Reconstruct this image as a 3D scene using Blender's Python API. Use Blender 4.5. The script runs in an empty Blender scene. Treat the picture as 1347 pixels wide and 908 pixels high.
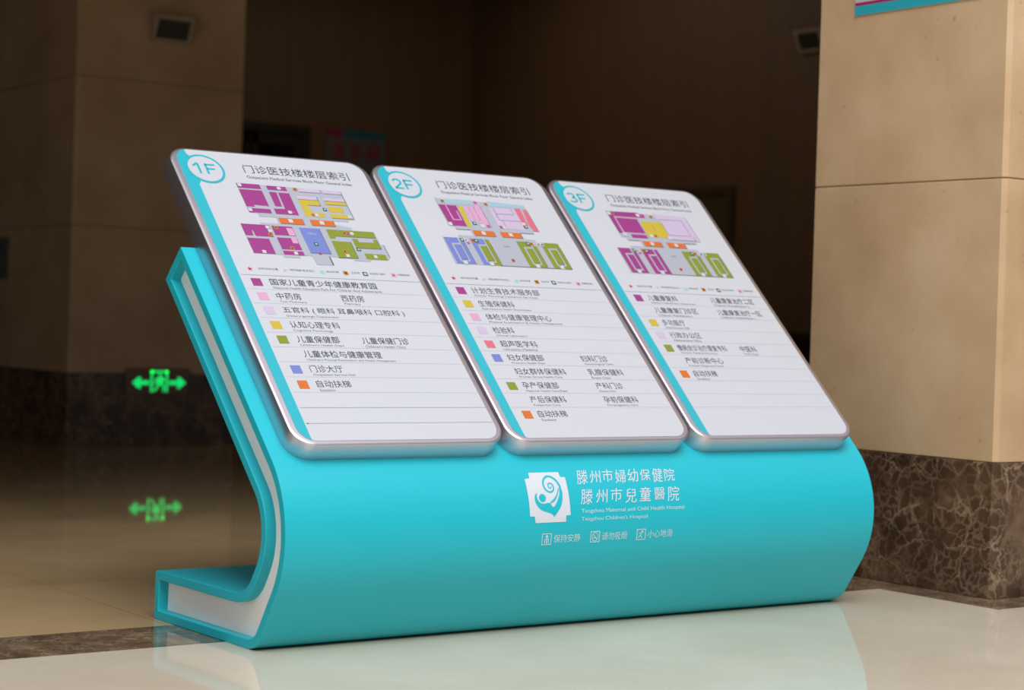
import bpy, bmesh, math, random
from mathutils import Matrix, Vector
C = bpy.context.scene.collection
SC = bpy.context.scene
S = 0.6                      # metres per layout unit (one board is one unit wide)

# ------------------------------------------------------------------ camera
cam = bpy.data.cameras.new('camera'); camo = bpy.data.objects.new('camera', cam); C.objects.link(camo)
cam.sensor_width = 36.0; cam.lens = 2532.87/1347*36
yaw, pit, rol = math.radians(-35.94652), math.radians(89.30864), math.radians(1.76757)
R = Matrix.Rotation(yaw, 4, 'Z') @ Matrix.Rotation(pit, 4, 'X') @ Matrix.Rotation(rol, 4, 'Z')
camo.matrix_world = Matrix.Translation(Vector((-3.635727, -6.390445, 1.299163))*S) @ R
cam.dof.use_dof = True; cam.dof.focus_distance = 7.8*S; cam.dof.aperture_fstop = 3.2
cam.clip_start = 0.05; cam.clip_end = 200
SC.camera = camo
SC.view_settings.view_transform = 'Standard'
SC.view_settings.look = 'None'
SC.view_settings.gamma = 1.0
SC.view_settings.use_curve_mapping = False
SC.view_settings.exposure = 0.0

# ------------------------------------------------------------------ world and lights
w = bpy.data.worlds.new('world'); SC.world = w; w.use_nodes = True
bg = w.node_tree.nodes['Background']
# atrium surroundings: dim at eye level, bright towards the skylight overhead
WN, WL = w.node_tree.nodes, w.node_tree.links
wt = WN.new('ShaderNodeTexCoord'); wsep = WN.new('ShaderNodeSeparateXYZ'); WL.new(wt.outputs['Generated'], wsep.inputs[0])
wr = WN.new('ShaderNodeMapRange'); wr.interpolation_type = 'SMOOTHSTEP'
wr.inputs['From Min'].default_value = 0.05; wr.inputs['From Max'].default_value = 0.95; wr.inputs['To Min'].default_value = 0.10; wr.inputs['To Max'].default_value = 0.75
WL.new(wsep.outputs['Z'], wr.inputs['Value']); WL.new(wr.outputs[0], bg.inputs[1])
bg.inputs[0].default_value = (0.97, 0.96, 1.0, 1)

def area(name, loc, target, sx, sy, power, col):
    l = bpy.data.lights.new(name, 'AREA'); l.shape = 'RECTANGLE'; l.size = sx; l.size_y = sy
    l.energy = power; l.color = col
    o = bpy.data.objects.new(name, l); C.objects.link(o); o.location = loc
    d = Vector(target)-Vector(loc)
    o.rotation_euler = d.to_track_quat('-Z', 'Y').to_euler()
    return o
# daylight of the glazed entrance atrium, high in front of the sign
area('atrium_daylight', (-0.7, -5.2, 8.2), (0.9, 0.0, 0.6), 6.0, 5.0, 880, (0.98, 0.98, 1.0))
# unseen fill added left of the sign to lift its white end panel
area('side_fill', (-6.5, -1.2, 2.0), (0.0, 0.0, 0.7), 3.5, 2.6, 60, (0.98, 0.98, 1.0))
# dim warm fill added deep in the rear hall to lift its dark walls
area('rear_wall_fill', (5.4, 7.4, 3.6), (5.6, 7.4, 0.0), 3.0, 2.6, 11, (1.0, 0.84, 0.66))

# ------------------------------------------------------------------ materials
def lin(c): return tuple(((v/255)/12.92 if v/255 <= 0.04045 else ((v/255+0.055)/1.055)**2.4) for v in c)
def mat(name, rgb, rough=0.5, metal=0.0, spec=0.5, emit=0.0, coat=0.0):
    m = bpy.data.materials.new(name); m.use_nodes = True
    b = m.node_tree.nodes['Principled BSDF']
    c = (*lin(rgb), 1)
    b.inputs['Base Color'].default_value = c
    b.inputs['Roughness'].default_value = rough; b.inputs['Metallic'].default_value = metal
    b.inputs['Specular IOR Level'].default_value = spec
    b.inputs['Coat Weight'].default_value = coat
    if emit:
        b.inputs['Emission Color'].default_value = c; b.inputs['Emission Strength'].default_value = emit
    return m
def nodes(m): return m.node_tree.nodes, m.node_tree.links, m.node_tree.nodes['Principled BSDF']
def ramp(N, stops):
    r = N.new('ShaderNodeValToRGB'); e = r.color_ramp.elements
    e[0].position = stops[0][0]; e[0].color = (*lin(stops[0][1]), 1)
    e[1].position = stops[-1][0]; e[1].color = (*lin(stops[-1][1]), 1)
    for p, c in stops[1:-1]:
        k = e.new(p); k.color = (*lin(c), 1)
    return r
def stone(name, lo, mid, hi, scale, rough, spec=0.5, specks=True):
    """cream limestone: cloudy mottling with few dark specks"""
    m = mat(name, mid, rough, spec=spec); N, L, B = nodes(m)
    t = N.new('ShaderNodeTexCoord')
    n = N.new('ShaderNodeTexNoise'); n.inputs['Scale'].default_value = scale; n.inputs['Detail'].default_value = 6; n.inputs['Roughness'].default_value = 0.6
    L.new(t.outputs['Object'], n.inputs['Vector'])
    r = ramp(N, [(0.3, lo), (0.5, mid), (0.72, hi)]); L.new(n.outputs['Fac'], r.inputs['Fac'])
    out = r.outputs['Color']
    if specks:
        v = N.new('ShaderNodeTexNoise'); v.inputs['Scale'].default_value = scale*14; v.inputs['Detail'].default_value = 2
        L.new(t.outputs['Object'], v.inputs['Vector'])
        q = N.new('ShaderNodeMapRange'); q.inputs['From Min'].default_value = 0.70; q.inputs['From Max'].default_value = 0.78
        q.inputs['To Min'].default_value = 0.0; q.inputs['To Max'].default_value = 0.35
        L.new(v.outputs['Fac'], q.inputs['Value'])
        x = N.new('ShaderNodeMix'); x.data_type = 'RGBA'; L.new(q.outputs['Result'], x.inputs['Factor'])
        L.new(out, x.inputs['A']); x.inputs['B'].default_value = (*lin([int(k*0.6) for k in lo]), 1)
        out = x.outputs['Result']
    L.new(out, B.inputs['Base Color'])
    return m
def emperador(name, dark, mid, vein, scale, rough, spec=0.5):
    """dark brown marble broken by pale veins"""
    m = mat(name, mid, rough, spec=spec); N, L, B = nodes(m)
    t = N.new('ShaderNodeTexCoord')
    n = N.new('ShaderNodeTexNoise'); n.inputs['Scale'].default_value = scale*0.8; n.inputs['Detail'].default_value = 8; n.inputs['Roughness'].default_value = 0.65
    L.new(t.outputs['Object'], n.inputs['Vector'])
    va = N.new('ShaderNodeVectorMath'); va.operation = 'MULTIPLY_ADD'
    L.new(n.outputs['Color'], va.inputs[0]); va.inputs[1].default_value = (0.17, 0.17, 0.17); L.new(t.outputs['Object'], va.inputs[2])
    v = N.new('ShaderNodeTexVoronoi'); v.feature = 'DISTANCE_TO_EDGE'; v.inputs['Scale'].default_value = scale*1.5
    L.new(va.outputs[0], v.inputs['Vector'])
    v2 = N.new('ShaderNodeTexVoronoi'); v2.feature = 'DISTANCE_TO_EDGE'; v2.inputs['Scale'].default_value = scale*4.0
    L.new(va.outputs[0], v2.inputs['Vector'])
    r = ramp(N, [(0.32, dark), (0.55, mid), (0.75, tuple(int((a+b)/2) for a, b in zip(mid, vein)))]); L.new(n.outputs['Fac'], r.inputs['Fac'])
    q = N.new('ShaderNodeMapRange'); q.inputs['From Min'].default_value = 0.0; q.inputs['From Max'].default_value = 0.035
    q.inputs['To Min'].default_value = 0.75; q.inputs['To Max'].default_value = 0.0; L.new(v.outputs['Distance'], q.inputs['Value'])
    q2 = N.new('ShaderNodeMapRange'); q2.inputs['From Min'].default_value = 0.0; q2.inputs['From Max'].default_value = 0.10
    q2.inputs['To Min'].default_value = 0.40; q2.inputs['To Max'].default_value = 0.0; L.new(v2.outputs['Distance'], q2.inputs['Value'])
    n3 = N.new('ShaderNodeTexNoise'); n3.inputs['Scale'].default_value = scale*1.3; n3.inputs['Detail'].default_value = 3
    L.new(t.outputs['Object'], n3.inputs['Vector'])
    mm = N.new('ShaderNodeMath'); mm.operation = 'MAXIMUM'; L.new(q.outputs[0], mm.inputs[0]); L.new(q2.outputs[0], mm.inputs[1])
    mk = N.new('ShaderNodeMath'); mk.operation = 'MULTIPLY'; L.new(mm.outputs[0], mk.inputs[0])
    m4 = N.new('ShaderNodeMapRange'); m4.inputs['From Min'].default_value = 0.32; m4.inputs['From Max'].default_value = 0.58
    L.new(n3.outputs['Fac'], m4.inputs['Value']); L.new(m4.outputs[0], mk.inputs[1])
    x = N.new('ShaderNodeMix'); x.data_type = 'RGBA'; L.new(mk.outputs[0], x.inputs['Factor'])
    L.new(r.outputs['Color'], x.inputs['A']); x.inputs['B'].default_value = (*lin(vein), 1)
    L.new(x.outputs['Result'], B.inputs['Base Color'])
    return m
def wood(name, a, b, rough):
    m = mat(name, a, rough); N, L, B = nodes(m)
    t = N.new('ShaderNodeTexCoord'); mp = N.new('ShaderNodeMapping'); mp.inputs['Scale'].default_value = (6, 6, 0.35)
    L.new(t.outputs['Object'], mp.inputs['Vector'])
    n = N.new('ShaderNodeTexNoise'); n.inputs['Scale'].default_value = 2.0; n.inputs['Detail'].default_value = 6
    L.new(mp.outputs[0], n.inputs['Vector'])
    r = ramp(N, [(0.3, a), (0.7, b)]); L.new(n.outputs['Fac'], r.inputs['Fac']); L.new(r.outputs['Color'], B.inputs['Base Color'])
    return m
def grain(m, scale, strength):
    """fine powder-coat bump"""
    N, L, B = nodes(m)
    t = N.new('ShaderNodeTexCoord'); n = N.new('ShaderNodeTexNoise'); n.inputs['Scale'].default_value = scale
    L.new(t.outputs['Object'], n.inputs['Vector'])
    b = N.new('ShaderNodeBump'); b.inputs['Strength'].default_value = strength; b.inputs['Distance'].default_value = 0.001
    L.new(n.outputs['Fac'], b.inputs['Height']); L.new(b.outputs['Normal'], B.inputs['Normal'])
    return m

M = {}
M['cream'] = stone('cream_stone', (188, 156, 118), (203, 172, 134), (216, 188, 152), 2.2, 0.38, 0.4)
M['emperador'] = emperador('emperador_marble', (42, 30, 21), (88, 66, 48), (178, 152, 124), 6.0, 0.14)
M['grout'] = mat('stone_joint', (160, 132, 98), 0.7)
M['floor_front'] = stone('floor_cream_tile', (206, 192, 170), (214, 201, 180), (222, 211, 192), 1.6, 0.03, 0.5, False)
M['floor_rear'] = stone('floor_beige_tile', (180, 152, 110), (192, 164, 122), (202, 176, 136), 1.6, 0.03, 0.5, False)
M['floor_strip'] = emperador('floor_marble_strip', (58, 42, 30), (112, 90, 68), (196, 178, 152), 11.0, 0.05)
M['joint'] = mat('floor_joint', (172, 146, 108), 0.2)
M['teal'] = grain(mat('teal_lacquer', (33, 186, 202), 0.42, spec=0.35), 900, 0.05)
M['white'] = mat('white_side_panel', (246, 243, 239), 0.4)
M['silver'] = mat('silver_frame', (206, 199, 207), 0.36, metal=0.95)
M['face'] = mat('board_white', (195, 197, 204), 0.45, spec=0.25)
M['band'] = mat('band_turquoise', (38, 174, 190), 0.4)
M['ink'] = mat('ink_dark', (58, 60, 68), 0.5)
M['ink_soft'] = mat('ink_grey', (112, 114, 124), 0.5)
M['rule'] = mat('rule_grey', (136, 140, 150), 0.5)
M['rule_faint'] = mat('rule_pale', (183, 185, 195), 0.5)
for k, c in dict(magenta=(176, 62, 148), pink=(244, 182, 222), lilac=(226, 208, 238), yellow=(226, 200, 66), olive=(150, 164, 48),
                 blue=(128, 146, 224), orange=(238, 124, 44), red=(244, 122, 142), sky=(180, 214, 228), grey=(196, 202, 214),
                 line=(110, 116, 132), paper=(230, 231, 238), star=(220, 40, 40), green=(24, 110, 80), amber=(226, 150, 40), brown=(110, 70, 30), cyan=(170, 228, 238),
                 rose=(206, 90, 160)).items():
    M[k] = mat('print_'+k, tuple(int(v*0.86) for v in c), 0.45)
M['logo'] = mat('print_white', (212, 218, 226), 0.5)
M['logo_soft'] = mat('print_pale', (190, 226, 232), 0.5)
M['panel_wood'] = wood('dark_wood_panel', (106, 80, 56), (117, 88, 62), 0.5)
M['dark'] = mat('near_black', (16, 16, 15), 0.3)
M['door_glass'] = mat('dark_glass', (10, 12, 12), 0.15)
M['frame_dark'] = mat('dark_frame', (38, 35, 31), 0.4)
M['door_trim'] = mat('door_trim', (76, 62, 44), 0.45)
M['door_brown'] = mat('door_brown', (88, 72, 52), 0.45)
M['bronze'] = mat('dark_bronze', (40, 34, 28), 0.45)
M['speaker_body'] = mat('speaker_beige', (176, 160, 136), 0.5)
M['speaker_grille'] = mat('speaker_mesh', (70, 66, 58), 0.6)
M['sign_grey'] = mat('sign_grey', (96, 100, 102), 0.5)
M['sign_teal'] = mat('sign_teal', (22, 104, 116), 0.5)
M['sign_magenta'] = mat('sign_magenta', (150, 30, 80), 0.5)
M['sign_red'] = mat('sign_red', (150, 20, 36), 0.5)
M['plate'] = mat('grey_plate', (96, 104, 100), 0.5)
M['exit_plate'] = mat('exit_smoked_glass', (128, 108, 90), 0.4)
M['exit_green'] = mat('exit_green_light', (16, 232, 112), 0.5, emit=0.9)
M['poster_grey'] = mat('poster_pale', (196, 188, 196), 0.5)
M['poster_teal'] = mat('poster_teal', (40, 168, 182), 0.5)
M['poster_magenta'] = mat('poster_magenta', (158, 34, 96), 0.5)
M['ceiling'] = mat('ceiling_plaster', (120, 104, 84), 0.8)
M['counter'] = emperador('counter_marble', (22, 16, 12), (38, 28, 21), (80, 66, 52), 5.0, 0.2)

# ------------------------------------------------------------------ mesh builder (layout units -> metres)
class MB:
    def __init__(self): self.v = []; self.f = []; self.mi = []; self.mats = []
    def slot(self, m):
        if m not in self.mats: self.mats.append(m)
        return self.mats.index(m)
    def add(self, vs, fs, m):
        b = len(self.v); k = self.slot(m); self.v += [tuple(p) for p in vs]
        for f in fs: self.f.append([b+i for i in f]); self.mi.append(k)
    def box(self, a, b, m):
        x0, y0, z0 = a; x1, y1, z1 = b
        vs = [(x0,y0,z0),(x1,y0,z0),(x1,y1,z0),(x0,y1,z0),(x0,y0,z1),(x1,y0,z1),(x1,y1,z1),(x0,y1,z1)]
        self.add(vs, [(3,2,1,0),(4,5,6,7),(0,1,5,4),(1,2,6,5),(2,3,7,6),(3,0,4,7)], m)
    def build(self, name, parent=None, bevel=0, smooth=None, segs=2, seen=None):
        me = bpy.data.meshes.new(name)
        off = Vector((0, 0, 0))
        if parent is not None:
            r = parent
            while r.parent is not None: r = r.parent
            off = r.location
        me.from_pydata([Vector(p)*S - off for p in self.v], [], self.f)
        for m in self.mats: me.materials.append(M[m])
        me.polygons.foreach_set('material_index', self.mi); me.update()
        if smooth:
            me.polygons.foreach_set('use_smooth', [True]*len(me.polygons)); me.set_sharp_from_angle(angle=math.radians(smooth))
        o = bpy.data.objects.new(name, me); C.objects.link(o)
        if parent is not None: o.parent = parent
        if bevel:
            b = o.modifiers.new('bevel', 'BEVEL'); b.width = bevel*S; b.segments = segs; b.limit_method = 'ANGLE'; b.angle_limit = math.radians(50); b.harden_normals = False
        return o
def thing(name, loc, label, cat, group=None):
    o = bpy.data.objects.new(name, None); C.objects.link(o); o.location = Vector(loc)*S; o.empty_display_size = 0.1
    o['label'] = label; o['category'] = cat
    if group: o['group'] = group
    return o
def structure(o): o['kind'] = 'structure'; return o

def ear(poly):
    """triangulate a flat polygon of 2D points (via bmesh)"""
    bm = bmesh.new(); vs = [bm.verts.new((p[0], p[1], 0)) for p in poly]
    f = bm.faces.new(vs); f.normal_update(); bm.verts.index_update()
    bmesh.ops.triangulate(bm, faces=[f]); bm.verts.index_update()
    out = [tuple(v.index for v in g.verts) for g in bm.faces]; P = [(v.co.x, v.co.y) for v in bm.verts]; bm.free()
    return P, out

# text outlines from Blender's built-in font, normalised to their bounding box
_txt = {}
def glyphs(s, bold=0.0, res=3):
    if '童' in s: bold = max(bold, 0.004)
    k = (s, bold, res)
    if k in _txt: return _txt[k]
    c = bpy.data.curves.new('t', 'FONT'); c.body = s; c.resolution_u = res; c.offset = bold
    o = bpy.data.objects.new('t', c); C.objects.link(o)
    dg = bpy.context.evaluated_depsgraph_get(); m = bpy.data.meshes.new_from_object(o.evaluated_get(dg))
    P = [(v.co.x, v.co.y) for v in m.vertices]; F = [tuple(p.vertices) for p in m.polygons]
    bpy.data.objects.remove(o); bpy.data.curves.remove(c); bpy.data.meshes.remove(m)
    x0 = min(p[0] for p in P); x1 = max(p[0] for p in P); y0 = min(p[1] for p in P); y1 = max(p[1] for p in P)
    P = [((p[0]-x0)/(x1-x0), (p[1]-y0)/(y1-y0)) for p in P]
    _txt[k] = (P, F); return _txt[k]

class Flat:
    """flat artwork in board coordinates (x to the right, u up the board)"""
    def __init__(self, mapf): self.mb = MB(); self.map = mapf
    def poly(self, pts, m, h=0.0):
        P, F = ear(pts); self.mb.add([self.map(x, u, h) for x, u in P], F, m)
    def rect(self, x0, x1, u0, u1, m, h=0.0): self.poly([(x0,u0),(x1,u0),(x1,u1),(x0,u1)], m, h)
    def disc(self, cx, cu, r, m, h=0.0, n=40, a0=0.0): self.poly([(cx+r*math.cos(a0+2*math.pi*i/n), cu+r*math.sin(a0+2*math.pi*i/n)) for i in range(n)], m, h)
    def star(self, cx, cu, r, m, h=0.0): self.poly([(cx+(r if i%2==0 else r*0.4)*math.sin(math.pi*i/5), cu+(r if i%2==0 else r*0.4)*math.cos(math.pi*i/5)) for i in range(10)], m, h)
    def text(self, s, x0, x1, u0, u1, m, h=0.0, bold=0.0, shear=0.0, res=3):
        P, F = glyphs(s, bold, res)
        self.mb.add([self.map(x0+p[0]*(x1-x0)+shear*(p[1]-0.5)*(u1-u0), u0+p[1]*(u1-u0), h) for p in P], F, m)
    def build(self, name, parent): return self.mb.build(name, parent)

# ------------------------------------------------------------------ room shell
YW, XW = 16.5, 12.1          # back wall and right wall of the rear hall
fl = MB()
XS = [-14.0]+[-0.09+1.333*k for k in range(-10, 12) if -13.9 < -0.09+1.333*k < 12.4]+[12.6]
def tiles(y0, y1, ys, m, x1=None):
    j = 0.002
    cuts = [y0]+ys+[y1]
    for a, b in zip(cuts[:-1], cuts[1:]):
        for c, d in zip(XS[:-1], XS[1:]):
            fl.add([(c+j,a+j,0),(d-j,a+j,0),(d-j,b-j,0),(c+j,b-j,0)], [(0,1,2,3)], m)
fl.box((-14, -12, -0.2), (12.6, 17.0, -0.0008), 'joint')
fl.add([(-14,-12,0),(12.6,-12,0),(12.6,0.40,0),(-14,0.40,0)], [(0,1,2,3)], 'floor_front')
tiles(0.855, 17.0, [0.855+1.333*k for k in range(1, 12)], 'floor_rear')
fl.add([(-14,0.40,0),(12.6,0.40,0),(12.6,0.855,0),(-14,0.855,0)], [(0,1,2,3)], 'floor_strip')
fl.add([(3.64,-0.36,0.0006),(3.90,-0.36,0.0006),(3.90,0.40,0.0006),(3.64,0.40,0.0006)], [(0,1,2,3)], 'floor_strip')
fl.add([(3.64,0.855,0.0006),(3.90,0.855,0.0006),(3.90,1.45,0.0006),(3.64,1.45,0.0006)], [(0,1,2,3)], 'floor_strip')
fl.add([(3.90,-0.36,0.0006),(5.9,-0.36,0.0006),(5.9,-0.12,0.0006),(3.90,-0.12,0.0006)], [(0,1,2,3)], 'floor_strip')
structure(fl.build('floor'))

def column(side, x0, x1, y0, y1, zt, skirt):
    """square column clad in cream stone blocks over a dark marble base course; chamfered corners, open joints"""
    def ring(z0, z1, m, mb, ins=0.0, c=0.022):
        a, b, p, q = x0+ins, x1-ins, y0+ins, y1-ins
        loop = [(a+c,p),(b-c,p),(b,p+c),(b,q-c),(b-c,q),(a+c,q),(a,q-c),(a,p+c)]
        e = 0.004; n = len(loop); cx, cy = (a+b)/2, (p+q)/2
        sm = [(x+(e if x < cx else -e), y+(e if y < cy else -e)) for x, y in loop]
        vs = [(*v, z0) for v in sm]+[(*v, z0+e) for v in loop]+[(*v, z1-e) for v in loop]+[(*v, z1) for v in sm]
        fs = [(k*n+i, k*n+(i+1)%n, (k+1)*n+(i+1)%n, (k+1)*n+i) for k in range(3) for i in range(n)]
        mb.add(vs, fs+[tuple(reversed(range(n))), tuple(range(3*n, 4*n))], m)
    b = MB(); ring(0, skirt, 'emperador', b, -0.004)
    structure(b.build('baseboard_'+side+'_column'))
    c = MB(); z = skirt+0.003
    c.box((x0+0.02, y0+0.02, 0.02), (x1-0.02, y1-0.02, zt), 'grout')
    for top in (2.082, 3.49, 4.90, 6.31):
        if z >= zt: break
        ring(z, min(top, zt), 'cream', c); z = top+0.005
    structure(c.build('wall_'+side+'_column'))
ZC = 6.2
column('near', 3.88, 5.66, -0.118, 1.212, 9.0, 0.674)
column('far', 3.62, 5.385, 10.7, 13.4, ZC, 0.69)

b = MB(); b.box((-14, YW, 0), (XW, YW+0.3, ZC), 'panel_wood'); structure(b.build('wall_back'))
b = MB(); b.box((XW, 1.4, 0), (XW+0.3, YW+0.3, ZC), 'panel_wood'); structure(b.build('wall_right'))
b = MB(); b.box((-14.3, 4.0, 0), (-14, YW+0.3, ZC), 'panel_wood'); structure(b.build('wall_left'))  # unseen wall, added to keep light from the left out of the hall
b = MB(); b.box((-14.3, 1.25, ZC), (XW+0.3, YW+0.3, ZC+0.4), 'ceiling'); structure(b.build('ceiling'))  # unseen; built over the rear hall to shade it
b = MB(); b.box((-14.3, 1.25, 4.1), (XW+0.3, 1.65, ZC), 'ceiling'); structure(b.build('shade_beam_1'))  # unseen beam added to block daylight from the rear floor and far column

# doorway in the back wall
d = MB()
d.box((7.6, YW-0.07, 0), (7.72, YW-0.001, 3.86), 'bronze'); d.box((9.32, YW-0.07, 0), (9.44, YW-0.001, 3.86), 'bronze'); d.box((7.72, YW-0.07, 3.74), (9.32, YW-0.001, 3.86), 'bronze')
do = structure(d.build('door_1', bevel=0.006))
d = MB(); d.box((7.72, YW-0.03, 0.0), (9.32, YW-0.001, 3.74), 'door_glass'); d.build('door_leaf', do)
d = MB()
for a, c in ((7.72, 7.80), (8.44, 8.52), (8.56, 8.64), (9.18, 9.32)): d.box((a, YW-0.05, 0.02), (c, YW-0.03, 3.72), 'frame_dark')
d.box((7.80, YW-0.05, 3.58), (9.18, YW-0.03, 3.72), 'frame_dark'); d.build('leaf_frame', do)
# dark doorway in the right wall
d = MB()
d.box((XW-0.06, 10.83, 0), (XW-0.001, 10.93, 3.02), 'door_trim'); d.box((XW-0.06, 12.7, 0), (XW-0.001, 12.8, 3.02), 'door_trim'); d.box((XW-0.06, 10.93, 2.92), (XW-0.001, 12.7, 3.02), 'door_trim')
do = structure(d.build('door_2', bevel=0.006))
d = MB(); d.box((XW-0.03, 10.93, 0), (XW-0.001, 12.7, 2.92), 'door_brown'); d.build('door_leaf', do)

# ------------------------------------------------------------------ the directory sign
TILT = math.radians(45.148566); SN, CN = math.sin(TILT), math.cos(TILT)
ZB = 0.805                    # height of the lower board edge
TH = 0.088                    # board thickness
GAP = 0.015938; BH = 1.7112
X0, X1 = -0.066, 3.098
def board_map(i):
    ox = i*(1+GAP)
    def f(x, u, h): return (ox+x, u*SN - h*CN, ZB + u*CN + h*SN)
    return f
root = thing('directory_sign', (1.52, 0.45, 0), 'large turquoise floor-standing directory sign with three tilted white boards', 'sign')

def rounded(corners, inset, nseg):
    """closed loop (counter-clockwise) with rounded corners, optionally inset; every corner keeps its own number of points"""
    n = len(corners); P = [Vector(c[0]) for c in corners]
    lines = []
    for i in range(n):
        a, b = P[i], P[(i+1) % n]; dd = (b-a).normalized(); nn = Vector((-dd.y, dd.x)); lines.append((a+nn*inset, dd))
    out = []
    for i in range(n):
        (a, d1), (b, d2) = lines[i-1], lines[i]
        cr = d1.x*d2.y-d1.y*d2.x; t = ((b.x-a.x)*d2.y-(b.y-a.y)*d2.x)/cr; V = a+d1*t
        r = corners[i][1]; r = r-inset if cr > 0 else r+inset; r = max(r, 0.003)
        ang = math.acos(max(-1, min(1, d1.dot(d2)))); tl = r*math.tan(ang/2)
        nn = Vector((-d1.y, d1.x)) if cr > 0 else Vector((d1.y, -d1.x)); c = V-d1*tl+nn*r
        for k in range(nseg[i]+1):
            th = ang*k/nseg[i]; out.append(c-nn*(r*math.cos(th))+d1*(r*math.sin(th)))
    return out
CORN = [((0.896, 1.5705), 0.008), ((-0.174, 0.508), 0.42), ((0.152, 0.0), 0.13), ((1.050, 0.0), 0.010), ((1.044, 0.205), 0.010),
        ((0.247, 0.205), 0.165), ((0.069, 0.482), 0.23), ((1.0317, 1.432), 0.008)]
SEG = [3, 40, 14, 3, 3, 16, 28, 3]
outer = rounded(CORN, 0.0, SEG); inner = rounded(CORN, 0.038, SEG)
n = len(outer); RD = 0.045
bd = MB()
vs = [(X0, p.x, p.y) for p in outer]+[(X1, p.x, p.y) for p in outer]
bd.add(vs, [(i, n+i, n+(i+1) % n, (i+1) % n) for i in range(n)], 'teal')
# weld-friendly: end rims and recess walls built on the same loops
def rim(x, xr, flip):
    vs = [(x, p.x, p.y) for p in outer]+[(x, p.x, p.y) for p in inner]+[(xr, p.x, p.y) for p in inner]
    fs = [(i, (i+1) % n, n+(i+1) % n, n+i) for i in range(n)]+[(n+i, n+(i+1) % n, 2*n+(i+1) % n, 2*n+i) for i in range(n)]
    if flip: fs = [tuple(reversed(f)) for f in fs]
    bd.add(vs, fs, 'teal')
rim(X0, X0+RD, False); rim(X1, X1-RD, True)
body = bd.build('sign_body', root)
bm = bmesh.new(); bm.from_mesh(body.data); bmesh.ops.remove_doubles(bm, verts=bm.verts, dist=1e-5); bmesh.ops.recalc_face_normals(bm, faces=bm.faces); bm.to_mesh(body.data); bm.free()
body.data.polygons.foreach_set('use_smooth', [True]*len(body.data.polygons)); body.data.set_sharp_from_angle(angle=math.radians(40))
bv = body.modifiers.new('bevel', 'BEVEL'); bv.width = 0.0022; bv.segments = 2; bv.limit_method = 'ANGLE'; bv.angle_limit = math.radians(60)
for x, e in ((X0+RD, 0.012), (X1-RD, -0.012)):
    P, F = ear([(p.x, p.y) for p in inner]); m = len(P)
    b = MB()
    b.add([(x, p[0], p[1]) for p in P], F, 'white'); b.add([(x+e, p[0], p[1]) for p in P], F, 'white')
    o = b.build('end_panel', root); o['label'] = 'white inset end panel'
    bm = bmesh.new(); bm.from_mesh(o.data); bm.normal_update()
    for f in bm.faces:
        mid = sum((v.co.x for v in f.verts))/3 + root.location.x
        want = -1 if (mid < (x+e/2)*S) else 1
        if f.normal.x*want < 0: f.normal_flip()
    bm.to_mesh(o.data); bm.free()

# front surface of the body: arc length from its top edge
front = outer[3:3+1+41+15]
AL = [0.0]
for a, b in zip(front[:-1], front[1:]): AL.append(AL[-1]+(b-a).length)
def front_map(x, s, h):
    s = max(0.0, min(AL[-1]-1e-6, s)); k = 0
    while AL[k+1] < s: k += 1
    t = (s-AL[k])/(AL[k+1]-AL[k]); p = front[k].lerp(front[k+1], t); dd = (front[k+1]-front[k]).normalized()
    return (x, p.x+dd.y*h, p.y-dd.x*h)      # outward is to the right of the travel direction

def rrect(x0, x1, u0, u1, r, k=10):
    out = []
    for cx, cy, a in ((x1-r, u0+r, -90), (x1-r, u1-r, 0), (x0+r, u1-r, 90), (x0+r, u0+r, 180)):
        for i in range(k+1):
            t = math.radians(a+90*i/k); out.append((cx+r*math.cos(t), cy+r*math.sin(t)))
    return out

# ---- floor plans printed on the boards
H1, H2, H3, H4, H5 = 0.0006, 0.0012, 0.0018, 0.0024, 0.0030
def icon(a, x, u, m, w=0.018, dot=None):
    a.rect(x-w/2, x+w/2, u-w/2, u+w/2, m, H4)
    if dot: a.rect(x-w*0.24, x+w*0.24, u-w*0.24, u+w*0.24, dot, H5)
def liner(a, x0, x1, u0, u1, m='line', t=0.0022):
    if x0 == x1: a.rect(x0-t/2, x0+t/2, u0, u1, m, H3)
    else: a.rect(x0, x1, u0-t/2, u0+t/2, m, H3)
def shade(a, x0, x1, u0, u1):          # thin grey outline on the right and lower side of a room
    liner(a, x0, x1, u0, u0); liner(a, x1, x1, u0, u1)
def escalators(a):
    for x0, x1 in ((0.397, 0.515), (0.552, 0.670)):
        a.rect(x0, x1, 1.251, 1.288, 'orange', H2); shade(a, x0, x1, 1.251, 1.288)
        icon(a, (x0+x1)/2-0.004, 1.271, 'paper', 0.022)
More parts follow.
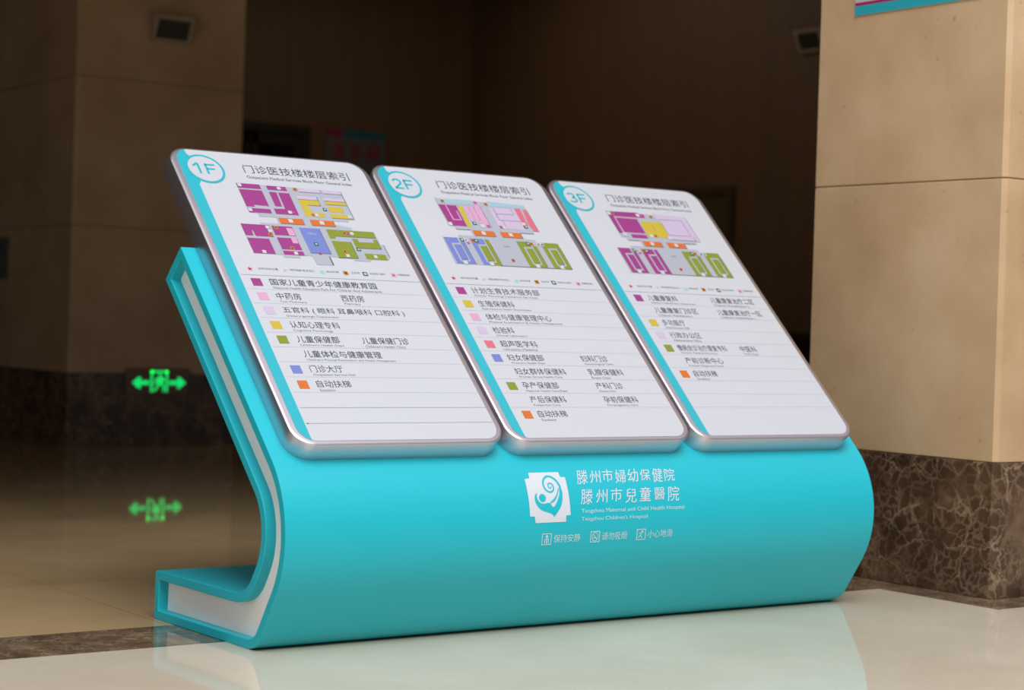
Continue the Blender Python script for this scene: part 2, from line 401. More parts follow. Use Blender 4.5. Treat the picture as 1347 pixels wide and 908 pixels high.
def plan_1(a):
    a.poly([(.267,1.497),(.789,1.490),(.787,1.306),(.756,1.306),(.752,1.288),(.672,1.288),(.672,1.266),(.75,1.252),(.75,1.234),(.858,1.233),(.858,1.152),(.874,1.152),(.874,1.071),
            (.86,1.054),(.765,1.052),(.765,1.040),(.684,1.040),(.684,1.054),(.562,1.060),(.56,1.005),(.482,1.005),(.478,1.058),(.415,1.056),(.415,1.040),(.335,1.040),(.335,1.056),(.198,1.057),
            (.198,1.237),(.295,1.237),(.295,1.250),(.388,1.250),(.388,1.288),(.308,1.288),(.308,1.310),(.267,1.312)], 'grey', H1)
    for p in ([(.267,1.466),(.380,1.466),(.380,1.496),(.267,1.496)],
              [(.267,1.348),(.306,1.348),(.306,1.361),(.379,1.358),(.379,1.457),(.267,1.457)],
              [(.267,1.312),(.377,1.312),(.377,1.339),(.267,1.339)],
              [(.412,1.466),(.508,1.466),(.508,1.493),(.412,1.493)],
              [(.411,1.361),(.444,1.361),(.449,1.453),(.412,1.453)],
              [(.397,1.311),(.509,1.311),(.512,1.452),(.457,1.452),(.454,1.347),(.397,1.345)],
              [(.198,1.165),(.234,1.165),(.238,1.199),(.243,1.199),(.245,1.163),(.331,1.163),(.333,1.236),(.198,1.236)],
              [(.199,1.058),(.302,1.058),(.302,1.150),(.199,1.150)],
              [(.343,1.176),(.444,1.176),(.444,1.234),(.343,1.234)],
              [(.344,1.089),(.441,1.089),(.441,1.162),(.344,1.162)],
              [(.343,1.057),(.441,1.057),(.441,1.081),(.343,1.081)]): a.poly(p, 'magenta', H2)
    a.rect(.411, .441, 1.178, 1.224, 'pink', H3); a.rect(.411, .438, 1.130, 1.163, 'pink', H3)
    for x0, x1, u0, u1 in ((.569,.680,1.467,1.491),(.691,.787,1.467,1.489),(.545,.645,1.418,1.439),(.676,.785,1.418,1.438)): a.rect(x0, x1, u0, u1, 'lilac', H2); shade(a, x0, x1, u0, u1)
    for p in ([(.545,1.418),(.645,1.418),(.643,1.382),(.579,1.382),(.582,1.345),(.590,1.345),(.590,1.336),(.643,1.336),(.643,1.308),(.543,1.308)],
              [(.675,1.395),(.783,1.395),(.785,1.418),(.675,1.416)], [(.676,1.347),(.753,1.347),(.755,1.382),(.678,1.381)], [(.673,1.308),(.780,1.308),(.778,1.334),(.673,1.334)]): a.poly(p, 'yellow', H2)
    liner(a, .645, .645, 1.382, 1.440); liner(a, .579, .645, 1.382, 1.382); liner(a, .787, .787, 1.306, 1.488); liner(a, .675, .783, 1.395, 1.395); liner(a, .673, .787, 1.307, 1.307)
    escalators(a)
    a.rect(.477, .578, 1.075, 1.232, 'blue', H2); shade(a, .477, .578, 1.075, 1.232)
    a.text('门诊大厅', .505, .552, 1.190, 1.204, 'paper', H3)
    for p in ([(.612,1.174),(.640,1.174),(.642,1.191),(.852,1.192),(.854,1.232),(.612,1.232)], [(.608,1.055),(.707,1.056),(.710,1.158),(.612,1.160)],
              [(.723,1.122),(.851,1.122),(.851,1.183),(.832,1.182),(.828,1.162),(.752,1.161),(.751,1.181),(.723,1.181)], [(.749,1.055),(.856,1.055),(.856,1.089),(.750,1.090)]): a.poly(p, 'olive', H2)
    shade(a, .608, .707, 1.055, 1.158); shade(a, .723, .851, 1.122, 1.183); liner(a, .642, .852, 1.191, 1.191); liner(a, .874, .874, 1.071, 1.150); liner(a, .562, .562, 1.006, 1.056, t=0.006)
    for x, u in ((.279,1.484),(.470,1.480),(.276,1.327),(.470,1.327),(.250,1.068),(.402,1.068),(.320,1.222),(.325,1.200),(.600,1.320),(.768,1.322),(.658,1.070),(.800,1.072),(.735,1.213)): icon(a, x, u, 'paper')
    for x, u in ((.486,1.480),(.486,1.327),(.582,1.320),(.715,1.213)): icon(a, x, u, 'rose', 0.014)
    for x, u in ((.552,1.481),(.362,1.222),(.318,1.176),(.395,1.098),(.654,1.096),(.698,1.213)): icon(a, x, u, 'amber', 0.019, 'brown')
    for x, u in ((.657,1.360),(.525,1.132),(.730,1.113)): icon(a, x, u, 'green', 0.019, 'paper')
    a.star(.522, 1.073, .010, 'star', H4)
def courts(a, m1, m2, m3, m4):
    """the four ring-shaped wards along the lower edge of the second and third floor plans"""
    a.poly([(.200,1.057),(.862,1.057),(.862,1.230),(.735,1.230),(.735,1.248),(.672,1.250),(.672,1.288),(.752,1.288),(.752,1.306),(.79,1.306),(.79,1.486),(.279,1.497),(.279,1.311),(.308,1.308),(.308,1.288),(.386,1.288),(.386,1.250),(.300,1.250),(.300,1.232),(.207,1.230)], 'grey', H1)
    for x, ml, mr in ((.210, m1[0], m1[1]), (.355, m2[0], m2[1]), (.617, m3[0], m3[1]), (.757, m4[0], m4[1])):
        right = x+.103; top = 1.230
        a.poly([(x,1.058),(x+.034,1.058),(x+.034,1.074),(x+.026,1.076),(x+.026,1.194),(x+.074,1.196),(x+.074,top),(x,top)], ml, H2)
        a.poly([(x+.060,1.058),(right,1.058),(right,top if x in (.355, .757) else 1.203),(x+.082,top if x in (.355, .757) else 1.203),(x+.082,1.076),(x+.060,1.074)], mr, H2)
        if x == .757: a.rect(x+.074, x+.082, 1.196, 1.230, mr, H2)
        a.rect(x+.036, x+.072, 1.085, 1.184, mr if x == .355 else ml, H2); shade(a, x+.036, x+.072, 1.085, 1.184)
        liner(a, right, right, 1.058, 1.20)
        icon(a, x+.047, 1.066, 'paper', 0.022)
    liner(a, .45, .862, 1.057, 1.057)
    for x, m, dt in ((.306,'green','paper'),(.327,'paper','rose'),(.366,'amber','brown'),(.384,'green','paper'),(.679,'green','paper'),(.699,'amber','brown'),(.740,'paper','green'),(.762,'paper','green')): icon(a, x, 1.216, m, 0.021, dt)
    icon(a, .333, 1.197, 'rose', .012)
    a.text('门诊大厅', .526, .560, 1.184, 1.194, 'ink_soft', H3); a.disc(.537, 1.097, .009, 'star', H4)
    escalators(a); liner(a, .672, .752, 1.288, 1.288); liner(a, .310, .386, 1.288, 1.288)
def plan_2(a):
    courts(a, ('blue', 'blue'), ('blue', 'olive'), ('olive', 'olive'), ('olive', 'olive'))
    a.poly([(.284,1.311),(.379,1.311),(.381,1.453),(.281,1.453)], 'magenta', H2)
    for p in ([(.318,1.350),(.363,1.350),(.363,1.356),(.325,1.356),(.324,1.452),(.318,1.452)], [(.363,1.350),(.369,1.350),(.369,1.415),(.363,1.415)]): a.poly(p, 'pink', H3)
    a.poly([(.380,1.309),(.404,1.309),(.415,1.452),(.388,1.452)], 'yellow', H2)
    a.rect(.421, .446, 1.355, 1.454, 'pink', H2); a.rect(.448, .474, 1.358, 1.453, 'pink', H2); a.poly([(.466,1.318),(.515,1.311),(.521,1.459),(.481,1.456)], 'pink', H2)
    for x in (.447, .478): liner(a, x, x, 1.358, 1.455, 'rule')
    liner(a, .518, .518, 1.311, 1.459)
    a.poly([(.300,1.461),(.482,1.464),(.487,1.497),(.300,1.494)], 'sky', H2); a.poly([(.565,1.461),(.768,1.466),(.780,1.487),(.578,1.498)], 'sky', H2)
    a.rect(.489, .522, 1.468, 1.492, 'pink', H2)
    a.poly([(.562,1.314),(.712,1.311),(.714,1.458),(.565,1.456)], 'lilac', H2)
    for z in ((.590,.590,1.369,1.453),(.592,.690,1.414,1.414),(.592,.712,1.370,1.370),(.606,.606,1.320,1.367),(.696,.696,1.414,1.456)): liner(a, *z)
    a.poly([(.717,1.345),(.744,1.345),(.753,1.461),(.719,1.461)], 'red', H2); a.poly([(.750,1.346),(.763,1.306),(.789,1.306),(.785,1.457),(.768,1.457)], 'red', H2)
    liner(a, .789, .789, 1.306, 1.457)
    for x, u in ((.289,1.322),(.470,1.321),(.592,1.321),(.722,1.352)): icon(a, x, u, 'paper', .022)
    for x, u in ((.503,1.321),(.576,1.321),(.503,1.482)): icon(a, x, u, 'rose', .017)
    for x, u in ((.315,1.477),(.561,1.476)): icon(a, x, u, 'amber', .018, 'brown')
    for x, u in ((.431,1.335),(.725,1.334)): icon(a, x, u, 'green', .02, 'paper')
def plan_3(a):
    courts(a, ('magenta', 'magenta'), ('magenta', 'magenta'), ('olive', 'olive'), ('olive', 'olive'))
    a.poly([(.281,1.337),(.306,1.340),(.309,1.461),(.512,1.461),(.518,1.487),(.487,1.490),(.484,1.498),(.282,1.494)], 'magenta', H2)
    a.rect(.318, .452, 1.346, 1.449, 'magenta', H2); a.rect(.350, .450, 1.308, 1.333, 'magenta', H2)
    a.poly([(.311,1.342),(.316,1.342),(.316,1.450),(.455,1.454),(.455,1.459),(.311,1.457)], 'pink', H3); a.rect(.350, .452, 1.336, 1.342, 'pink', H3)
    a.poly([(.462,1.322),(.597,1.322),(.605,1.435),(.465,1.436),(.457,1.346)], 'yellow', H2); liner(a, .604, .604, 1.325, 1.435); liner(a, .530, .530, 1.372, 1.410, 'ink_soft')
    a.poly([(.597,1.313),(.752,1.312),(.790,1.309),(.790,1.488),(.583,1.498),(.583,1.461),(.605,1.461)], 'lilac', H2)
    for z in ((.605,.750,1.459,1.459),(.750,.750,1.345,1.459),(.600,.750,1.345,1.345),(.790,.790,1.309,1.487),(.765,.765,1.312,1.345),(.600,.765,1.312,1.312)): liner(a, *z)
    for x, u in ((.289,1.479),(.474,1.478),(.310,1.330),(.480,1.330),(.596,1.324)): icon(a, x, u, 'paper', .022)
    for x, u in ((.313,1.476),(.557,1.473),(.509,1.331)): icon(a, x, u, 'amber', .018, 'brown')
    icon(a, .497, 1.474, 'rose', .016)

CK = '儿童'
ROWS = [
 [('magenta', [('国家儿童青少年健康教育园', .212, .727, 'National Health Education Park For Children And Adolescents', .740)]),
  ('pink', [('中药房', .212, .327, 'Tcm Pharmacy', .345), ('西药房', .520, .631, 'Pharmacy', .603)]),
  ('lilac', [('五官科 ( 眼科 耳鼻喉科 口腔科 )', .212, .800, 'Otolaryngologic Department', .462)]),
  ('yellow', [('认知心理专科', .214, .448, 'Cognitive Psychology', .405)]),
  ('olive', [('儿童保健部', .214, .413, "Children's Health Dept", .424), ('儿童保健门诊', .521, .751, "Children's Health Clinic", .722)]),
  (None, [('儿童体检与健康管理', .214, .582, "Children's Physical Examination and Health Management", .640)]),
  ('blue', [('门诊大厅', .212, .364, 'Outpatient Service Hall', .410)]),
  ('orange', [('自动扶梯', .211, .369, 'Escalator', .287)])],
 [('magenta', [('计划生育技术服务部', .207, .581, 'Family Planning Technical Services', .556)]),
  ('yellow', [('生殖保健科', .207, .401, 'Reproductive Health Department', .480)]),
  ('pink', [('体检与健康管理中心', .208, .566, 'Physical Examination & Health Management', .615)]),
  ('lilac', [('检验科', .207, .320, 'Clinical Laboratory', .378)]),
  ('red', [('超声医学科', .207, .407, 'Ultrasonic Medicine', .392)]),
  ('blue', [('妇女保健部', .206, .400, "Women's Health Dept", .395), ('妇科门诊', .607, .758, 'Gynecological Clinic', .775)]),
  (None, [('妇女群体保健科', .206, .480, 'Women Group Health Care', .445), ('乳腺保健科', .605, .803, 'Breast Clinic', .715)]),
  ('olive', [('孕产保健部', .206, .398, 'Maternal Health Care Dept', .432), ('产科门诊', .605, .757, 'Maternity Clinic', .700)]),
  (None, [('产后保健科', .206, .398, 'Postpartum Care', .350), ('孕前保健科', .605, .797, 'Pre-pregnancy Care', .780)]),
  ('orange', [('自动扶梯', .206, .360, 'Escalator', .288)])],
 [('magenta', [('儿童康复科', .207, .392, "Children's Rehabilitation Department", .490), ('儿童康复治疗二区', .604, .888, "Children's Rehabilitation 2", .838)]),
  (None, [('儿童康复门诊区', .204, .472, "Children's Rehabilitation", .420), ('儿童康复治疗一区', .601, .889, "Children's Rehabilitation 1", .830)]),
  ('yellow', [('多功能厅', .205, .346, 'Multi-function Hall', .352)]),
  ('lilac', [('行政办公区', .204, .397, 'Administrative Office', .380)]),
  ('olive', [('慢病会诊治疗康复专科', .203, .510, 'Chronic Disease Recovery', .435), ('中医科', .596, .701, 'TCM Clinic', .695)]),
  (None, [('产前诊断中心', .204, .437, 'Prenatal Diagnosis Center', .425)]),
  ('orange', [('自动扶梯', .206, .350, 'Escalator', .288)])]]
def stroke(a, pts, wds, m, h):
    L, Rr = [], []
    for j, p in enumerate(pts):
        q0 = pts[max(0, j-1)]; q1 = pts[min(len(pts)-1, j+1)]; dx, dy = q1[0]-q0[0], q1[1]-q0[1]; l = math.hypot(dx, dy) or 1
        nx, ny = -dy/l*wds[j]/2, dx/l*wds[j]/2; L.append((p[0]+nx, p[1]+ny)); Rr.append((p[0]-nx, p[1]-ny))
    for j in range(len(pts)-1): a.poly([L[j], L[j+1], Rr[j+1], Rr[j]], m, h)
def spline(P, k=6):
    out = []
    for j in range(len(P)-1):
        p0, p1, p2, p3 = P[max(0, j-1)], P[j], P[j+1], P[min(len(P)-1, j+2)]
        for q in range(k):
            t = q/k; out.append(tuple(0.5*((2*p1[d])+(-p0[d]+p2[d])*t+(2*p0[d]-5*p1[d]+4*p2[d]-p3[d])*t*t+(-p0[d]+3*p1[d]-3*p2[d]+p3[d])*t**3) for d in (0, 1)))
    return out+[P[-1]]
FLOOR = ['1F', '2F', '3F']
def arcp(cx, cu, rx, ru, a0, a1, k=14): return [(cx+rx*math.cos(math.radians(a0+(a1-a0)*j/k)), cu+ru*math.sin(math.radians(a0+(a1-a0)*j/k))) for j in range(k+1)]
DIGIT = [[[(.092, 1.588), (.113, 1.606), (.1175, 1.606), (.1175, 1.541)]],
         [arcp(.112, 1.588, .020, .018, 165, -35)+[(.091, 1.5455)], [(.089, 1.5455), (.136, 1.5455)]],
         [arcp(.110, 1.590, .019, .0155, 155, -85), arcp(.110, 1.5605, .022, .0165, 85, -155)]]
DIGIT_F = [[(.1545, 1.541), (.1545, 1.606)], [(.1500, 1.6015), (.199, 1.6015)], [(.1545, 1.5740), (.193, 1.5740)]]
LAB = ['sign board with the 1F badge, nearest the open left end', 'middle sign board with the 2F badge', 'sign board with the 3F badge, nearest the stone column']
for i in range(3):
    bmap = board_map(i)
    # silver tray: rounded slab with a softened rim
    k = 12; fr = MB(); prof = [(0.0, -TH), (0.0, -0.010), (0.002, -0.004), (0.007, -0.0008), (0.012, 0.0)]
    loops = [rrect(ins, 1-ins, ins, BH-ins, 0.098-ins, k) for ins, h in prof]; m = len(loops[0])
    vs = [bmap(x, u, prof[q][1]) for q in range(len(prof)) for x, u in loops[q]]
    fs = [(q*m+j, q*m+(j+1) % m, (q+1)*m+(j+1) % m, (q+1)*m+j) for q in range(len(prof)-1) for j in range(m)]
    fs += [tuple(reversed(range(m))), tuple(range((len(prof)-1)*m, len(prof)*m))]
    fr.add(vs, fs, 'silver')
    brd = fr.build('sign_board', root, smooth=35); brd['label'] = LAB[i]
    # white face
    px0, px1, pu0, pu1 = 0.031, 0.970, 0.020, 1.695
    face = MB(); lo = rrect(px0, px1, pu0, pu1, 0.072, k); m = len(lo)
    face.add([bmap(x, u, -0.002) for x, u in lo]+[bmap(x, u, 0.0014) for x, u in lo], [tuple(range(m, 2*m))]+[(j, (j+1) % m, m+(j+1) % m, m+j) for j in range(m)], 'face')
    face.build('face_panel', brd)
    B0 = 0.0020
    def amap(x, u, h, f=bmap): return f(x, u, B0+h)
    # turquoise band with the round badge
    a = Flat(amap)
    r = 0.072
    left = [(px0+r+r*math.cos(math.radians(t)), pu1-r+r*math.sin(math.radians(t))) for t in range(104, 181, 6)]
    lowl = [(px0+r+r*math.cos(math.radians(t)), pu0+r+r*math.sin(math.radians(t))) for t in range(180, 257, 6)]
    left = [(min(x, .0845), u) for x, u in left]; lowl = [(min(x, .084), u) for x, u in lowl]
    a.poly([(.0845, 1.693)]+left+lowl+[(.0775, .027), (.086, 1.470), (.098, 1.490), (.098, 1.655), (.088, 1.665)], 'band', 0)
    bc = (.147, 1.574)
    a.disc(bc[0], bc[1], .0915, 'band', H1, 64); a.disc(bc[0], bc[1], .0795, 'face', H2, 64)
    for pth in DIGIT[i]+DIGIT_F: stroke(a, pth, [.0105]*len(pth), 'band', H3)
    a.build('floor_badge', brd)['label'] = 'turquoise side band with round %s badge' % FLOOR[i]
    a = Flat(amap); (plan_1, plan_2, plan_3)[i](a); a.build('floor_plan', brd)['label'] = 'coloured floor plan'
    # colour swatches in front of the department names, one per row
    pitch = 0.0817
    for q, (col, items) in enumerate(ROWS[i]):
        if col:
            a = Flat(amap); a.rect(.127, .1725, .862-q*pitch, .9065-q*pitch, col, 0); a.build('colour_swatch', brd)
    # map legend: small symbol and caption
    for q, (s, xa, xb) in enumerate((('您所在的位置', .184, .278), ('消防疏散/安全出口', .333, .452), ('自动扶梯', .512, .570), ('卫生间', .630, .675), ('安全出口指示', .726, .806), ('无障碍电梯', .866, .930))):
        a = Flat(amap)
        if q == 0: a.star(.145, .962, .014, 'star', 0)
        elif q == 1: a.poly([(.300,.954),(.322,.962),(.308,.972)], 'pink', 0)
        elif q == 2: a.rect(.480, .500, .951, .971, 'cyan', 0)
        else:
            x, m1, m2 = ((.605, 'amber', 'brown'), (.702, 'green', 'paper'), (.846, 'pink', 'rose'))[q-3]
            a.rect(x-.012, x+.012, .950, .974, m1, 0); a.rect(x-.006, x+.006, .956, .968, m2, H1)
        a.text(s, xa, xb, .960, .972, 'ink_soft', 0)
        a.build('legend_entry', brd)
    # rules
    a = Flat(amap)
    a.rect(.090, .968, .9246, .9270, 'rule', 0)
    for q in range(1, 10):
        u = .926-q*pitch; a.rect(.090, .968, u-.0008, u+.0008, 'rule_faint', 0)
    if i == 0:
        a.rect(.088, .966, .1075, .1095, 'rule', 0); a.rect(.086, .096, .1060, .1110, 'ink_soft', H1); a.rect(.09, .968, .1895, .1910, 'rule', 0)
    a.build('divider_lines', brd)
    # lettering
    a = Flat(amap)
    a.text('门诊医技楼楼层索引', .338, .872, 1.569, 1.622, 'ink', 0)
    a.text('Outpatient Medical Services Block Floor General Index', .338, .870, 1.529, 1.552, 'ink', 0)
    a.build('title_lettering', brd)
    for q, (col, items) in enumerate(ROWS[i]):
        t = .9075-q*pitch
        for zh, xa, xb, en, xe in items:
            a = Flat(amap)
            a.text(zh, xa, xb, t-.0375, t+.001, 'ink', 0); a.text(en, xa+.004, xe, t-.0590, t-.0450, 'ink_soft', 0)
            a.build('department_name', brd)

# ---- hospital emblem and lettering on the curved front
class Wrapped(Flat):
    """flat artwork cut into strips and bent over the curved front"""
    def build(self, name, parent, step=0.02):
        bm = bmesh.new(); vs = [bm.verts.new(v) for v in self.mb.v]; 
        for f, k in zip(self.mb.f, self.mb.mi):
            try: bm.faces.new([vs[j] for j in f]).material_index = k
            except ValueError: pass
        lo = min(v[1] for v in self.mb.v); hi = max(v[1] for v in self.mb.v); s = lo+step
        while s < hi:
            bmesh.ops.bisect_plane(bm, geom=bm.verts[:]+bm.edges[:]+bm.faces[:], plane_co=(0, s, 0), plane_no=(0, 1, 0)); s += step
        bm.verts.index_update()
        out = MB(); out.mats = self.mb.mats
        out.v = [front_map(v.co.x, v.co.y, v.co.z+0.0012) for v in bm.verts]
        for f in bm.faces: out.f.append([v.index for v in f.verts]); out.mi.append(f.material_index)
        bm.free(); return out.build(name, parent)
wrap = lambda x, s, h: (x, s, h)
def wtext(a, s, x0, x1, s0, s1, m, **kw): a.text(s, x0, x1, s1, s0, m, **kw)   # s runs downwards
a = Wrapped(wrap)
a.poly([(1.106,1.253),(1.262,1.253),(1.264,1.276),(1.289,1.277),(1.287,1.440),(1.264,1.441),(1.262,1.467),(1.104,1.467),(1.101,1.441),(1.077,1.439),(1.078,1.281),(1.104,1.278)], 'logo', 0)
sp = spline([(1.206,1.318),(1.198,1.324),(1.190,1.318),(1.192,1.306),(1.204,1.303),(1.215,1.314),(1.213,1.332),(1.196,1.341),(1.176,1.333),(1.166,1.312),(1.172,1.288),(1.194,1.272),(1.220,1.277),(1.240,1.296),(1.251,1.322)])
stroke(a, sp, [0.0045+0.006*j/len(sp) for j in range(len(sp))], 'teal', H1)
a.poly(spline([(1.246,1.310),(1.256,1.335),(1.252,1.372),(1.236,1.408),(1.200,1.446)])+spline([(1.200,1.446),(1.192,1.434),(1.165,1.424),(1.136,1.414),(1.116,1.394),(1.109,1.371),(1.113,1.352),(1.126,1.342)])[1:]
       +spline([(1.126,1.342),(1.121,1.360),(1.130,1.380),(1.150,1.389),(1.172,1.386),(1.186,1.388),(1.200,1.404),(1.222,1.382),(1.240,1.350)])[1:], 'teal', H1)
a.disc(1.149, 1.365, .0175, 'teal', H1)
stroke(a, spline([(1.186,1.386),(1.206,1.376),(1.226,1.354),(1.240,1.326)]), [0.003, .005, .006, .007, .008, .009, .009, .009, .008, .008, .007, .007, .006, .006, .005, .005, .004, .004, .003][:19], 'teal', H2)
a.build('emblem', root, 0.012)['label'] = 'white square emblem with mother and child curl'
a = Wrapped(wrap)
zh1, zh2 = '滕州市婦幼保健院', '滕州市兒童醫院'
for q, ch in enumerate(zh1):
    x = 1.352+q*.0690; wtext(a, ch, x, x+.058, 1.246+.004*(q % 2), 1.312-.004*(q % 3), 'logo', bold=0.0, shear=-0.22)
for q, ch in enumerate(zh2):
    x = 1.352+q*.0800; wtext(a, ch, x, x+.062, 1.332+.004*(q % 2), 1.398-.004*(q % 3), 'logo', bold=0.0, shear=-0.22)
wtext(a, 'Tengzhou Maternal and Child Health Hospital', 1.346, 1.914, 1.4165, 1.4385, 'logo_soft', res=4)
wtext(a, "Tengzhou Children's Hospital", 1.344, 1.704, 1.4495, 1.4710, 'logo_soft', res=4)
a.build('hospital_lettering', root, 0.03)['label'] = 'white hospital name lettering'
for q, (x0, x1, s) in enumerate(((1.140, 1.341, '保持安静'), (1.395, 1.592, '请勿吸烟'), (1.647, 1.848, '小心地滑'))):
    a = Wrapped(wrap); t = 0.0035
    for rr in ((x0, x0+.050, 1.512, 1.512+t), (x0, x0+.050, 1.560-t, 1.560), (x0, x0+t, 1.512, 1.560), (x0+.050-t, x0+.050, 1.512, 1.560)): a.rect(rr[0], rr[1], rr[2], rr[3], 'logo_soft', 0)
    cx = x0+.025
    if q == 0:
        a.disc(cx, 1.5245, .0065, 'logo_soft', 0, 16); a.rect(cx-.010, cx+.010, 1.533, 1.537, 'logo_soft', 0); a.rect(cx-.0025, cx+.0025, 1.537, 1.555, 'logo_soft', 0); a.rect(cx-.011, cx-.007, 1.537, 1.553, 'logo_soft', 0); a.rect(cx+.007, cx+.011, 1.537, 1.553, 'logo_soft', 0)
    elif q == 1:
        stroke(a, [(cx+.016*math.cos(v*math.pi/12), 1.536+.018*math.sin(v*math.pi/12)) for v in range(25)], [.003]*25, 'logo_soft', 0)
        a.rect(cx-.010, cx+.008, 1.538, 1.542, 'logo_soft', 0); stroke(a, [(cx-.011, 1.524), (cx+.011, 1.548)], [.003]*2, 'logo_soft', 0)
    else:
        a.disc(cx+.004, 1.522, .004, 'logo_soft', 0, 14); stroke(a, [(cx+.002, 1.527), (cx-.004, 1.540), (cx+.008, 1.552)], [.005, .005, .003], 'logo_soft', 0)
        stroke(a, [(cx-.012, 1.530), (cx+.002, 1.530), (cx+.013, 1.524)], [.003]*3, 'logo_soft', 0); stroke(a, [(cx-.004, 1.540), (cx-.014, 1.550)], [.004, .003], 'logo_soft', 0)
    wtext(a, s, x0+.062, x1, 1.5185, 1.5530, 'logo_soft')
    a.build('notice', root, 0.03)['label'] = ('framed pictogram with quiet notice', 'framed pictogram with no-smoking notice', 'framed pictogram with slippery-floor notice')[q]

# ------------------------------------------------------------------ things on the walls and columns
def speaker(loc, ax, label):
    """wedge shaped wall speaker, top leaning out over the bottom; local +x along the wall, -y out of it"""
    r = thing('wall_speaker', loc, label, 'speaker', 'wedge speakers on the walls'); r.rotation_euler = (0, 0, ax)
    def pt(x, y, z): return (loc[0]+x, loc[1]+y, loc[2]+z)
    W2, Hh, dt, db, e = 0.205, 0.25, 0.165, 0.055, 0.035
    mb = MB()
    f = [(-W2,-db,0),(W2,-db,0),(W2,-dt,Hh),(-W2,-dt,Hh)]; bk = [(-W2,0,0),(W2,0,0),(W2,0,Hh),(-W2,0,Hh)]
    def fp(s, t, o=0.0):
        y = -(db+(dt-db)*t); return (-W2+2*W2*s, y-o, Hh*t)
    i0 = [fp(.09,.13), fp(.91,.13), fp(.91,.83), fp(.09,.83)]; i1 = [fp(.09,.13,-.018), fp(.91,.13,-.018), fp(.91,.83,-.018), fp(.09,.83,-.018)]
    vs = [pt(*p) for p in f+bk+i0+i1]
    mb.add(vs, [(0,1,9,8),(1,2,10,9),(2,3,11,10),(3,0,8,11),(8,9,13,12),(9,10,14,13),(10,11,15,14),(11,8,12,15),(1,0,4,5),(2,1,5,6),(3,2,6,7),(0,3,7,4),(7,6,5,4)], 'speaker_body')
    mb.build('housing', r, bevel=0.006)
    g = MB(); q = [fp(.09,.13,-.012), fp(.91,.13,-.012), fp(.91,.83,-.012), fp(.09,.83,-.012)]; g.add([pt(*p) for p in q], [(0,1,2,3)], 'speaker_grille')
    for j in range(1, 9):
        t0 = .13+.70*j/9-.012; g.add([pt(*fp(.10,t0,-.009)), pt(*fp(.90,t0,-.009)), pt(*fp(.90,t0+.02,-.009)), pt(*fp(.10,t0+.02,-.009))], [(0,1,2,3)], 'dark')
    g.build('grille', r)
    return r
speaker((4.545, 10.694, 3.885), 0.0, 'small wedge wall speaker high on the far stone column at left')
speaker((XW-0.004, 9.56, 4.50), -math.pi/2, 'small wedge wall speaker on the dark wall, half hidden by the near column')

# exit sign on the far column
ex = thing('exit_sign', (4.515, 10.69, 0.49), 'glowing green running-man exit sign with arrows, low on the far column', 'exit sign')
b = MB(); b.box((4.185, 10.655, 0.49), (4.845, 10.690, 0.742), 'exit_plate'); b.build('sign_plate', ex, bevel=0.006)
emap = lambda x, z, h: (x, 10.6535-h, z)
a = Flat(emap); cx, cz = 4.530, 0.605
for rr in ((4.440, 4.462, .516, .722), (4.598, 4.620, .516, .722), (4.440, 4.620, .700, .722)): a.rect(rr[0], rr[1], rr[2], rr[3], 'exit_green')
a.disc(4.540, .680, .016, 'exit_green', 0, 20)
for p in ([(4.505,.655),(4.560,.662),(4.565,.600),(4.512,.590)], [(4.512,.595),(4.540,.595),(4.500,.530),(4.470,.516),(4.466,.532),(4.492,.548)], [(4.540,.600),(4.566,.602),(4.590,.560),(4.582,.518),(4.566,.520),(4.570,.556)],
          [(4.505,.655),(4.480,.620),(4.472,.590),(4.484,.586),(4.494,.614),(4.512,.630)], [(4.556,.660),(4.592,.625),(4.586,.612),(4.554,.632)]): a.poly(p, 'exit_green')
a.build('running_figure', ex)['label'] = 'lit green doorway with running figure'
for sx in (-1, 1):
    a = Flat(emap); x0 = cx+sx*.104
    p = [(x0, .585), (x0+sx*.095, .585), (x0+sx*.085, .550), (x0+sx*.115, .552), (x0+sx*.178, .605), (x0+sx*.115, .658), (x0+sx*.085, .660), (x0+sx*.095, .625), (x0, .625)]
    a.poly(p if sx > 0 else p[::-1], 'exit_green'); a.build('arrow', ex)

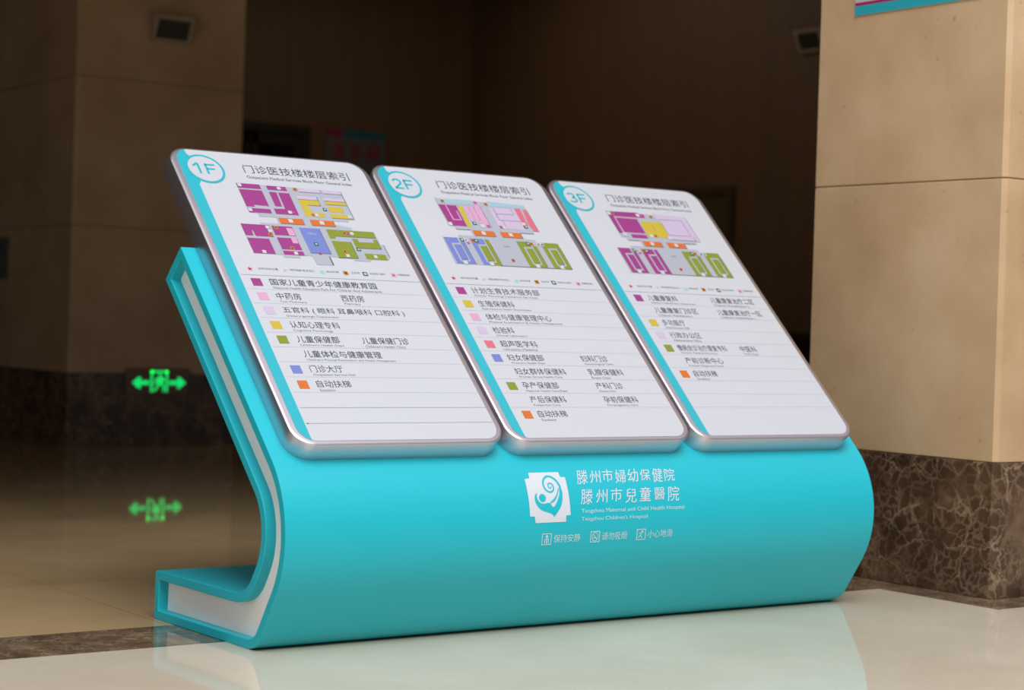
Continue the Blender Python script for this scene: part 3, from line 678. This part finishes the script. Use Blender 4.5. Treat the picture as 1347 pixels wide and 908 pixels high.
# washroom sign on the back wall
ws = thing('washroom_sign', (10.16, YW, 3.2), 'dim grey washroom sign with red characters on the back wall', 'sign')
b = MB(); b.box((9.69, YW-0.03, 3.25), (10.65, YW-0.001, 3.87), 'sign_grey'); b.build('board', ws, bevel=0.004)
smap = lambda x, z, h: (x, YW-0.031-h, z)
a = Flat(smap); a.rect(9.69, 9.96, 3.765, 3.868, 'sign_magenta'); a.rect(9.96, 10.65, 3.765, 3.868, 'sign_teal'); a.build('header_band', ws)['label'] = 'teal and magenta strip'
a = Flat(smap)
for q, ch in enumerate('洗手间'): a.text(ch, 9.80+q*.275, 10.00+q*.275, 3.44, 3.69, 'sign_red', 0, bold=0.02)
a.build('lettering', ws)['label'] = 'red characters'

# small plate on the left face of the far column
pl = thing('wall_plate', (3.62, 12.5, 1.57), 'small grey upright plate on the shaded face of the far column', 'plate')
b = MB(); b.box((3.600, 12.28, 1.575), (3.618, 12.68, 1.995), 'plate'); b.build('plate', pl, bevel=0.004)
b = MB(); b.box((3.594, 12.33, 1.80), (3.601, 12.63, 1.96), 'sign_grey'); b.build('display', pl)

# poster on the near column
po = thing('poster', (3.88, 0.5, 2.99), 'pale poster edged in teal and magenta, high on the near column', 'poster')
b = MB(); b.box((3.8735, 0.06, 2.993), (3.8795, 0.931, 4.2), 'poster_grey'); b.build('sheet', po)
pmap = lambda y, z, h: (3.8730-h, y, z)
a = Flat(pmap); a.rect(0.06, 0.931, 2.993, 3.044, 'poster_teal'); a.build('teal_band', po)
a = Flat(pmap); a.rect(0.06, 0.931, 3.044, 3.061, 'poster_magenta'); a.build('magenta_stripe', po)

# dark counter along the right wall
ct = thing('counter', (11.7, 9.2, 0), 'low dark stone counter against the wall behind the near column', 'counter')
b = MB(); b.box((11.45, 8.0, 0.0), (12.098, 10.6, 1.20), 'counter'); b.box((11.47, 8.03, 0.0), (12.09, 10.57, 0.1), 'dark'); b.build('base', ct, bevel=0.008)
b = MB(); b.box((11.38, 7.95, 1.20), (12.098, 10.65, 1.28), 'counter'); b.build('top', ct, bevel=0.01)
